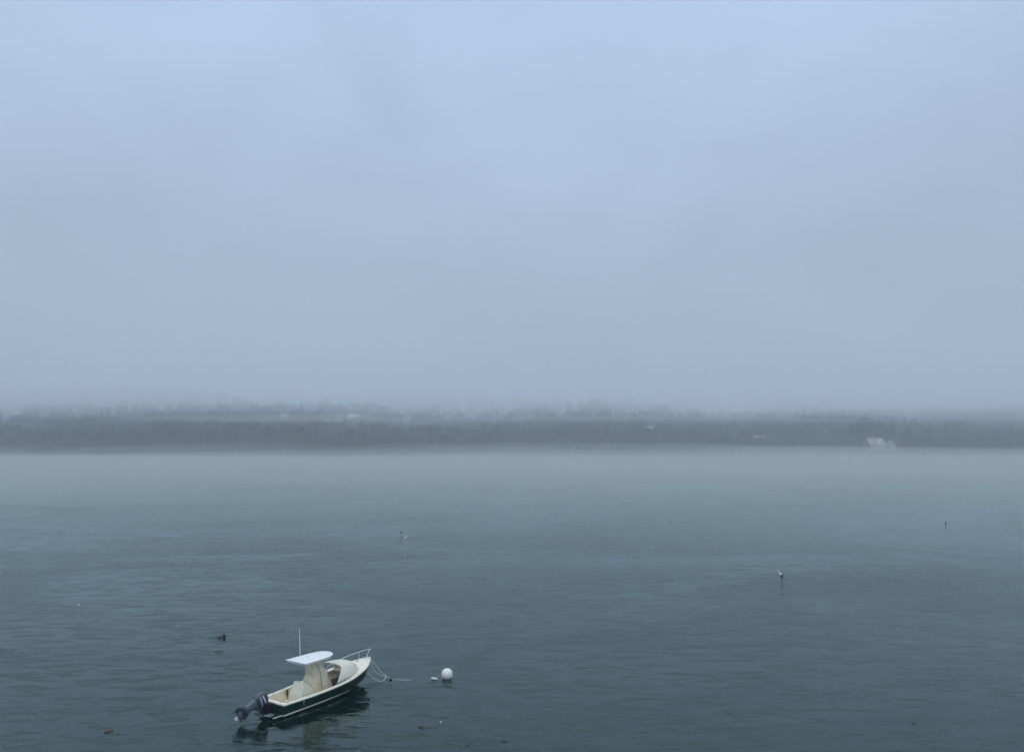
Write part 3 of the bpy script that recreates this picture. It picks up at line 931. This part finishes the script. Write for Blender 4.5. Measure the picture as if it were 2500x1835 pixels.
for k in range(3):
    R_ = TP @ Matrix.Rotation(k * 2.094 + .4, 4, 'Z')
    rows = []
    for i in range(5):
        rr = .05 + .14 * i / 4
        wd = .075 * math.sin(math.pi * (i + .8) / 5.4)
        rows.append([R_ @ Vector((rr, -wd, -.05)), R_ @ Vector((rr, 0, 0)), R_ @ Vector((rr, wd, .05))])
    pr.grid(rows)
pr.build('propeller', M['dark'], motor, angle=60)
# clamp bracket, hydraulic rams and hoses between motor and transom
br = MB()
for yy in (-.15, .15):
    br.add([(-.03, yy - .025, .60), (-.03, yy - .025, .10), (-.42, yy - .025, .16), (-.60, yy - .025, .52), (-.50, yy - .025, .66),
            (-.03, yy + .025, .60), (-.03, yy + .025, .10), (-.42, yy + .025, .16), (-.60, yy + .025, .52), (-.50, yy + .025, .66)],
           [(0, 1, 2, 3, 4), (9, 8, 7, 6, 5), (0, 5, 6, 1), (1, 6, 7, 2), (2, 7, 8, 3), (3, 8, 9, 4), (4, 9, 5, 0)])
br.box((-.62, 0, .50), (.34, .26, .20), Matrix.Rotation(.5, 3, 'Y'))
br.tube([(-.30, 0, .16), (-1.02, 0, .52)], .035, 10); br.tube([(-.38, -.11, .14), (-1.12, -.1, .56)], .018, 8)
br.tube([(-.52, .0, .2), (-.60, 0, -.02), (-.62, 0, -.3)], [.06, .05, .05], 8)
br.tube([(-.9, -.16, .42), (-.7, -.2, .22), (-.5, -.2, .3), (-.3, -.2, .5)], .014, 6)
br.build('mount_bracket', M['dark'], motor, angle=30)
# decals on the starboard side of the cowl
def side_y(z, x):     # half breadth of the cowl at (x, z)
    hu = lerp_tab([(0, .33), (.06, .37), (.20, .385), (.42, .375), (.56, .345), (.66, .27)], z)
    hv = lerp_tab([(0, .215), (.06, .24), (.20, .255), (.42, .25), (.56, .23), (.66, .185)], z)
    q = min(.98, abs(x / hu)) ** 2.7
    return hv * (1 - q) ** (1 / 2.7)
def stripe_on_cowl(x0, x1, za, zb, w0, w1, side=-1):
    s = MB(); rows = []
    for k in range(15):
        t_ = k / 14
        x = x0 + (x1 - x0) * t_
        z = za + (zb - za) * t_ + .03 * math.sin(t_ * math.pi)
        w = (w0 + (w1 - w0) * t_)
        rows.append([MT @ Vector((x, side * (side_y(zz, x) + .004), zz)) for zz in (z - w / 2, z + w / 2)])
    s.grid(rows)
    s.build('cowl_stripe', M['decal'], cowl, fix=False)
stripe_on_cowl(-.27, .30, .26, .14, .016, .030)
stripe_on_cowl(-.26, .10, .18, .12, .010, .020)
stripe_on_cowl(-.27, .30, .26, .14, .016, .030, 1)
def cowl_text(side):
    cu = bpy.data.curves.new('lettering', 'FONT')
    cu.body = 'YAMAHA'
    cu.size = .115
    cu.align_x = 'CENTER'
    cu.offset = .006
    cu.resolution_u = 2
    tmp = bpy.data.objects.new('lettering_tmp', cu)
    COL.objects.link(tmp)
    bpy.context.view_layer.update()
    me = bpy.data.meshes.new_from_object(tmp.evaluated_get(bpy.context.evaluated_depsgraph_get()))
    bpy.data.objects.remove(tmp)
    bm = bmesh.new(); bm.from_mesh(me)
    bmesh.ops.subdivide_edges(bm, edges=[e for e in bm.edges if e.calc_length() > .03], cuts=2)
    bmesh.ops.triangulate(bm, faces=bm.faces)
    bm.to_mesh(me); bm.free()
    for v_ in me.vertices:
        x, z = v_.co.x * (1 if side < 0 else -1), v_.co.y + .36
        v_.co = MT @ Vector((x, side * (side_y(z, x) + .006), z))
    me.materials.clear()
    link('cowl_lettering', me, M['decal'], cowl, smooth=False)
cowl_text(-1); cowl_text(1)

# ------------------------------------------------------------------ mooring gear
RB = Matrix.LocRotScale(BT.location, BT.rotation_euler, None)
def bw(p): return RB @ Vector(p)
J = Vector((-7.70, 48.35, .10))
def sag(a, b, s, n=14, side=Vector((0, 0, 0))):
    a, b = Vector(a), Vector(b)
    return [a.lerp(b, k / n) + (side + Vector((0, 0, -s))) * 4 * (k / n) * (1 - k / n) for k in range(n + 1)]
mr_ = empty('mooring_bridle', J)
tag(mr_, 'pale rope bridle running from the green boat bow down to the water', 'rope')
def rope(pts, r, name, parent=None, m=None):
    b = MB(); b.tube([Vector(p) - (parent.location if parent else Vector((0, 0, 0))) for p in pts], r, 7)
    return b.build(name, m or M['rope'], parent)
rope(sag(bw((7.0, -.03, 1.30)), J, .10), .019, 'line', mr_)
rope(sag(bw((6.98, .06, 1.33)), J, .30, side=Vector((-.12, 0, 0))), .017, 'line', mr_)
rope([J, (-7.45, 48.12, .03), (-7.2, 47.95, .012), (-6.8, 47.9, .006), (-6.3, 47.87, .0), (-6.0, 47.85, -.015)], .013, 'pennant', mr_)
sl = rope(sag(bw((6.80, 0, .46)), J, .10, side=Vector((.25, -.42, -.16))), .017, 'slack_line')
tag(sl, 'slack pale rope looping from the stem of the green boat to the bridle', 'rope')

def weed_clump(loc, w, d, n, m, label, cat='seaweed', group='drifting seaweed clumps', h=.05, seed=0, name='seaweed_clump'):
    r = random.Random(seed)
    b = MB()
    for k in range(n):
        a = r.uniform(0, 6.28); q = r.random() ** .6
        c = Vector((math.cos(a) * w / 2 * q, math.sin(a) * d / 2 * q, 0))
        a2 = r.uniform(-.7, .7) + (math.pi if r.random() < .5 else 0)
        L_ = r.uniform(.2, .5) * w
        pts = []
        for i in range(5):
            t_ = i / 4
            pts.append(c + Vector((math.cos(a2 + t_ * r.uniform(-.6, .6)) * L_ * (t_ - .5), math.sin(a2) * L_ * (t_ - .5) * .6 + r.uniform(-.02, .02), h * (.15 + r.random() * math.sin(t_ * math.pi)))))
        b.tube([Vector(p) + Vector((0, 0, .002)) for p in pts], [.005, .012, .015, .012, .004], 5)
    o = b.build(name, m, None, fix=False)
    o.location = loc
    return tag(o, label, cat, group)
weed_clump((-7.36, 47.92, .0), .17, .12, 26, M['weeddark'], 'black knot of weed hanging where the mooring ropes meet the water', 'seaweed', None, h=.08, seed=3, name='weed_knot')

# white ball buoy
def ball(name, loc, r, flat, m, label, cat):
    e = empty(name, loc)
    tag(e, label, cat)
    b = MB()
    secs = []
    for k in range(1, 20):
        a = math.pi * k / 20
        rr = r * math.sin(a)
        secs.append(((0, 0, -r * math.cos(a) * .97 + r * flat), rr, rr))
    b.loft(secs, 32)
    b.build('shell', m, e)
    c = MB(); c.loft([((0, 0, -.12), .06, .06), ((0, 0, .04), .05, .05)], 12); c.tube([(0, 0, 0), (0.0, 0, -.3)], .03, 8)
    c.build('swivel', M['dark'], e)
    return e
ball('mooring_buoy', (-3.97, 48.25, 0), .345, .72, M['buoy'], 'large white ball buoy floating right of the boat', 'buoy')
f = MB()
f.tube([(-.20, .01, .07), (-.15, .01, .085), (-.05, 0, .07), (.05, -.01, .05), (.14, -.01, .05), (.18, 0, .05)], [.035, .065, .062, .058, .055, .03], 14)
pf = f.build('pickup_float', M['buoy'])
pf.location = (-4.70, 47.97, 0)
tag(pf, 'small bent white float beside the large ball buoy', 'float')

# lobster pot buoys with spindle sticks, leaning in the current
def pot_buoy(loc, L_, R, body, band, stick, lean, az, label, stick_len=.35, wake=None, two=False):
    e = empty('pot_buoy', loc)
    tag(e, label, 'buoy', 'lobster pot buoys on the water')
    T = Matrix.Rotation(az, 4, 'Z') @ Matrix.Rotation(lean, 4, 'Y')
    b = MB(); b.loft([((0, 0, -L_ * .5), R * .3, R * .3), ((0, 0, -L_ * .35), R * .8, R * .8), ((0, 0, 0), R, R), ((0, 0, L_ * .12), R, R)], 16, T=T)
    b.build('lower_body', band, e)
    b = MB(); b.loft([((0, 0, L_ * .12), R * 1.02, R * 1.02), ((0, 0, L_ * .35), R * .95, R * .95), ((0, 0, L_ * .48), R * .55, R * .55), ((0, 0, L_ * .52), R * .2, R * .2)], 16, T=T)
    b.build('upper_body', body, e)
    if stick_len:
        b = MB(); b.tube([T @ Vector((0, 0, L_ * .45)), T @ Vector((0, 0, L_ * .5 + stick_len))], .026, 8); b.build('stick', stick, e)
    return e
pot_buoy((28.67, 83.2, .10), .62, .13, M['buoy'], M['red'], M['decal'], math.radians(-38), 0, 'white and dark red pot buoy with long white stick tilted left', .42)
pot_buoy((-15.6, 114.0, .10), .52, .12, M['buoy'], M['decal'], M['decal'], math.radians(40), 0, 'small white pot buoy with upright stick, the farther pale one left of centre', .30)
pot_buoy((-17.25, 121.3, .06), .34, .10, M['black'], M['red'], M['black'], math.radians(70), 0, 'tiny dark pot buoy just behind the small white one left of centre', 0)
pot_buoy((74.5, 133.6, .14), .5, .115, M['black'], M['black'], M['grey_tube'], math.radians(5), 0, 'dark upright pot buoy alone at far right', .14)
# black double float low in the water left of the boat
e = empty('pot_buoy', (-21.25, 57.8, .02))
tag(e, 'black two lobed float trailing a line behind the boat at left', 'buoy', 'lobster pot buoys on the water')
b = MB(); b.loft([((0, 0, -.13), .05, .05), ((0, 0, -.08), .09, .085), ((0, 0, .03), .11, .10), ((0, 0, .12), .07, .07), ((0, 0, .15), .03, .03)], 18, T=Matrix.Translation((.12, 0, .09)))
b.build('head', M['black'], e)
b = MB(); b.tube([(.06, 0, .05), (-.06, 0, .04), (-.2, -.01, .05), (-.34, -.02, .03), (-.42, -.02, 0)], [.035, .05, .062, .045, .015], 12)
b.build('body', M['black'], e)
b = MB(); b.tube([(-.40, -.02, .008), (-.8, -.05, .0), (-1.15, 0, .006), (-1.5, -.03, 0.0), (-1.9, .0, -.02)], [.016, .012, .010, .008, .006], 6)
b.build('trailing_line', M['weeddark'], e)
# two small boats lying off the far shore
def skiff(x, y, L_, az, label):
    e = empty('skiff', (x, y, 0), (0, 0, az))
    tag(e, label, 'boat', 'small boats off the far shore')
    b = MB(); rows = []
    for k in range(9):
        t_ = k / 8
        w = L_ * .17 * (1 - max(0, (t_ - .35) / .65) ** 2.2) + .01
        zt = .45 + .35 * t_ * t_
        rows.append([((t_ - .5) * L_, -w, zt), ((t_ - .5) * L_ * .94, -w * .75, .0), ((t_ - .5) * L_ * .9, 0, -.25), ((t_ - .5) * L_ * .94, w * .75, .0), ((t_ - .5) * L_, w, zt)])
    b.grid(rows)
    b.add([rows[0][0], rows[0][1], rows[0][2], rows[0][3], rows[0][4]], [(0, 1, 2, 3, 4)])
    b.build('hull', M['white'], e)
    b = MB(); b.grid([[(r_[0][0], r_[0][1] * .93, r_[0][2] - .1), (r_[4][0], r_[4][1] * .93, r_[4][2] - .1)] for r_ in rows]); b.build('deck', M['white'], e)
    b = MB(); b.box((.05 * L_, 0, .95), (L_ * .22, L_ * .2, .9), taper=.8); b.build('cabin', M['top'], e, bevel=.05)
skiff(232, 612, 6.0, .3, 'tiny pale boat off the far shore left of the large shore house')
skiff(-217, 580, 5.5, 2.9, 'tiny pale boat off the far shore left of centre')
# white flecks
def fleck(loc, s, label):
    b = MB(); b.loft([((0, 0, -.02), .05 * s, .04 * s), ((0, 0, .03 * s), .08 * s, .06 * s), ((0, 0, .06 * s), .04 * s, .03 * s)], 12)
    o = b.build('toggle_float', M['buoy']); o.location = loc
    tag(o, label, 'float')
fleck((-38.0, 68.8, 0), 1.3, 'tiny pale float alone at far left of the water')
fleck((-3.68, 40.94, 0), .7, 'tiny white float in the foreground below the ball buoy')
# drifting weed
weed_clump((-20.15, 39.7, 0), .40, .5, 22, M['weed'], 'reddish brown weed clump alone at lower left of the boat', seed=11)
weed_clump((-4.60, 40.3, 0), .34, .34, 16, M['weed'], 'small orange brown weed clump below the white ball buoy', seed=12)
weed_clump((-2.09, 38.0, 0), .16, .10, 4, M['weeddark'], 'dark scrap of weed left of the longer weed strip at the bottom edge', seed=13)
weed_clump((-.36, 38.4, 0), .34, .09, 6, M['weeddark'], 'longer dark weed strip near the bottom edge centre', seed=14)
weed_clump((3.85, 39.9, 0), .3, .12, 3, M['weed'], 'faint thin weed scraps at bottom right of centre', seed=15)
weed_clump((20.65, 40.8, 0), .36, .2, 10, M['weed'], 'brown weed clump alone in the lower right water', seed=16)
weed_clump((11.5, 42.2, 0), .2, .1, 4, M['weeddark'], 'dark weed scrap between the centre and the lower right clump', seed=17)

# ------------------------------------------------------------------ birds in the air
def bird(loc, span, heading, label, flap=.3):
    e = empty('flying_bird', loc, (0, 0, heading))
    tag(e, label, 'bird', 'dark birds flying over the water')
    b = MB()
    b.tube([(-.5 * span * .5, 0, 0), (-.3 * span * .5, 0, 0), (0, 0, .0), (.25 * span * .5, 0, .01), (.36 * span * .5, 0, .03), (.45 * span * .5, 0, .03), (.54 * span * .5, 0, .02)],
           [.01 * span, .045 * span, .075 * span, .06 * span, .035 * span, .038 * span, .008 * span], 10)
    b.build('body', M['feather'], e)
    for s in (-1, 1):
        w = MB()
        rows = []
        for k in range(7):
            t_ = k / 6
            ch = .19 * span * (1 - t_ ** 2 * .85)
            y = s * (.03 + .5 * t_) * span
            z = flap * span * (.5 * t_ - .35 * t_ * t_) + .02
            x = .08 * span - .12 * span * t_ * t_
            rows.append([(x + ch * .5, y, z), (x + ch * .2, y, z + .02 * span * (1 - t_)), (x - ch * .5, y, z)])
        w.grid(rows)
        o = w.build('wing', M['feather'], e)
        q = o.modifiers.new('t', 'SOLIDIFY'); q.thickness = .012
    return e
bird((-40.8, 150.0, 16.3), .95, math.radians(200), 'dark bird flying low, the left one of two before the woods')
bird((-36.4, 152.0, 16.1), .80, math.radians(120), 'dark bird flying low, the right one of two before the woods', .6)
bird((78.0, 141.0, 59.5), .6, math.radians(170), 'lone tiny bird high in the sky at right', .5)

# ------------------------------------------------------------------ haze
def volume_mat(name, density, col, aniso=0.0):
    m = bpy.data.materials.new(name)
    m.use_nodes = True
    t = m.node_tree
    t.nodes.clear()
    o = t.nodes.new('ShaderNodeOutputMaterial')
    v = t.nodes.new('ShaderNodeVolumePrincipled')
    v.inputs['Color'].default_value = (*col, 1)
    v.inputs['Density'].default_value = density
    v.inputs['Anisotropy'].default_value = aniso
    t.links.new(v.outputs[0], o.inputs['Volume'])
    return m
hz = MB()
hz.box((0, 1460, 79), (5200, 3160, 164))
o = hz.build('haze', volume_mat('haze', 0.00060, (0.712, 0.803, 0.90)), smooth=False)
tag(o, kind='stuff')

# drifting banks of thicker mist: one low over the far water, one over the hillside
def bank(name, xs, ys, bottom, topf, dens, col):
    mb = MB()
    up = [[(x, y, topf(x, y)) for x in xs] for y in ys]
    dn = [[(x, y, bottom(x, y)) for x in xs] for y in ys]
    nx_, ny_ = len(xs), len(ys)
    v = [p for q in up for p in q] + [p for q in dn for p in q]
    n0 = nx_ * ny_
    f = []
    for i in range(ny_ - 1):
        for j in range(nx_ - 1):
            a = i * nx_ + j
            f.append((a, a + 1, a + nx_ + 1, a + nx_)); f.append((n0 + a + nx_, n0 + a + nx_ + 1, n0 + a + 1, n0 + a))
    for j in range(nx_ - 1):
        a, b = j, (ny_ - 1) * nx_ + j
        f.append((a + 1, a, n0 + a, n0 + a + 1)); f.append((b, b + 1, n0 + b + 1, n0 + b))
    for i in range(ny_ - 1):
        a, b = i * nx_, i * nx_ + nx_ - 1
        f.append((a, a + nx_, n0 + a + nx_, n0 + a)); f.append((b + nx_, b, n0 + b, n0 + b + nx_))
    mb.add(v, f)
    o = mb.build(name, volume_mat(name, dens, col), smooth=False, fix=False)
    tag(o, kind='stuff')
    return o
FOG = (0.722, 0.80, 0.88)
MIST = (0.96, 1.0, 0.985)
bx = np.linspace(-1100, 1100, 90)
for k, (T_, y0_, y1_, dn_) in enumerate(((2.4, 80, 660, 0.0140), (4.0, 150, 700, 0.0080), (4.4, 400, 770, 0.0035), (6.5, 410, 790, 0.0038), (10.0, 430, 800, 0.0036), (30.0, 240, 1000, 0.0014))):
    def topf(x, y, T_=T_, y0_=y0_, y1_=y1_, k=k):
        u = (y - y0_) / (y1_ - y0_) * 2 - 1
        n_ = mnoise.noise(Vector((x / 150, y / 260, k * 3.7))) + .5 * mnoise.noise(Vector((x / 60, y / 120, k * 5.1)))
        return .05 + T_ * max(0, 1 - u * u) ** 1.2 * (1 + (.45 if T_ < 20 else .16) * n_)
    bank('mist', bx, np.linspace(y0_, y1_, 40), lambda x, y: -.3, topf, dn_, MIST)
# low ceiling of fog resting on the hillside; its underside rolls
def slab(name, lo, hi, dens, amp, k):
    xs_ = np.linspace(-2400, 2400, 110)
    ys_ = np.concatenate([np.linspace(-110, 400, 9), np.linspace(440, 1500, 30), np.linspace(1600, 2900, 8)])
    def bot(x, y):
        w_ = min(1, max(0, (y - 150) / 350))
        n_ = mnoise.noise(Vector((x / 150, y / 260, k))) + .6 * mnoise.noise(Vector((x / 70, y / 170, k + 5)))
        return lo + amp * n_ * w_
    return bank(name, xs_, ys_, bot, lambda x, y: hi, dens, FOG)
for k_, (lo_, hi_, dn_, am_) in enumerate(((22, 60, .00045, .8), (28, 62, .0009, 1.5), (36, 64, .0013, 2.4), (46, 66, .0019, 3.5))):
    slab('fog_ceiling', lo_, hi_, dn_, am_, 1.3 + 4 * k_)
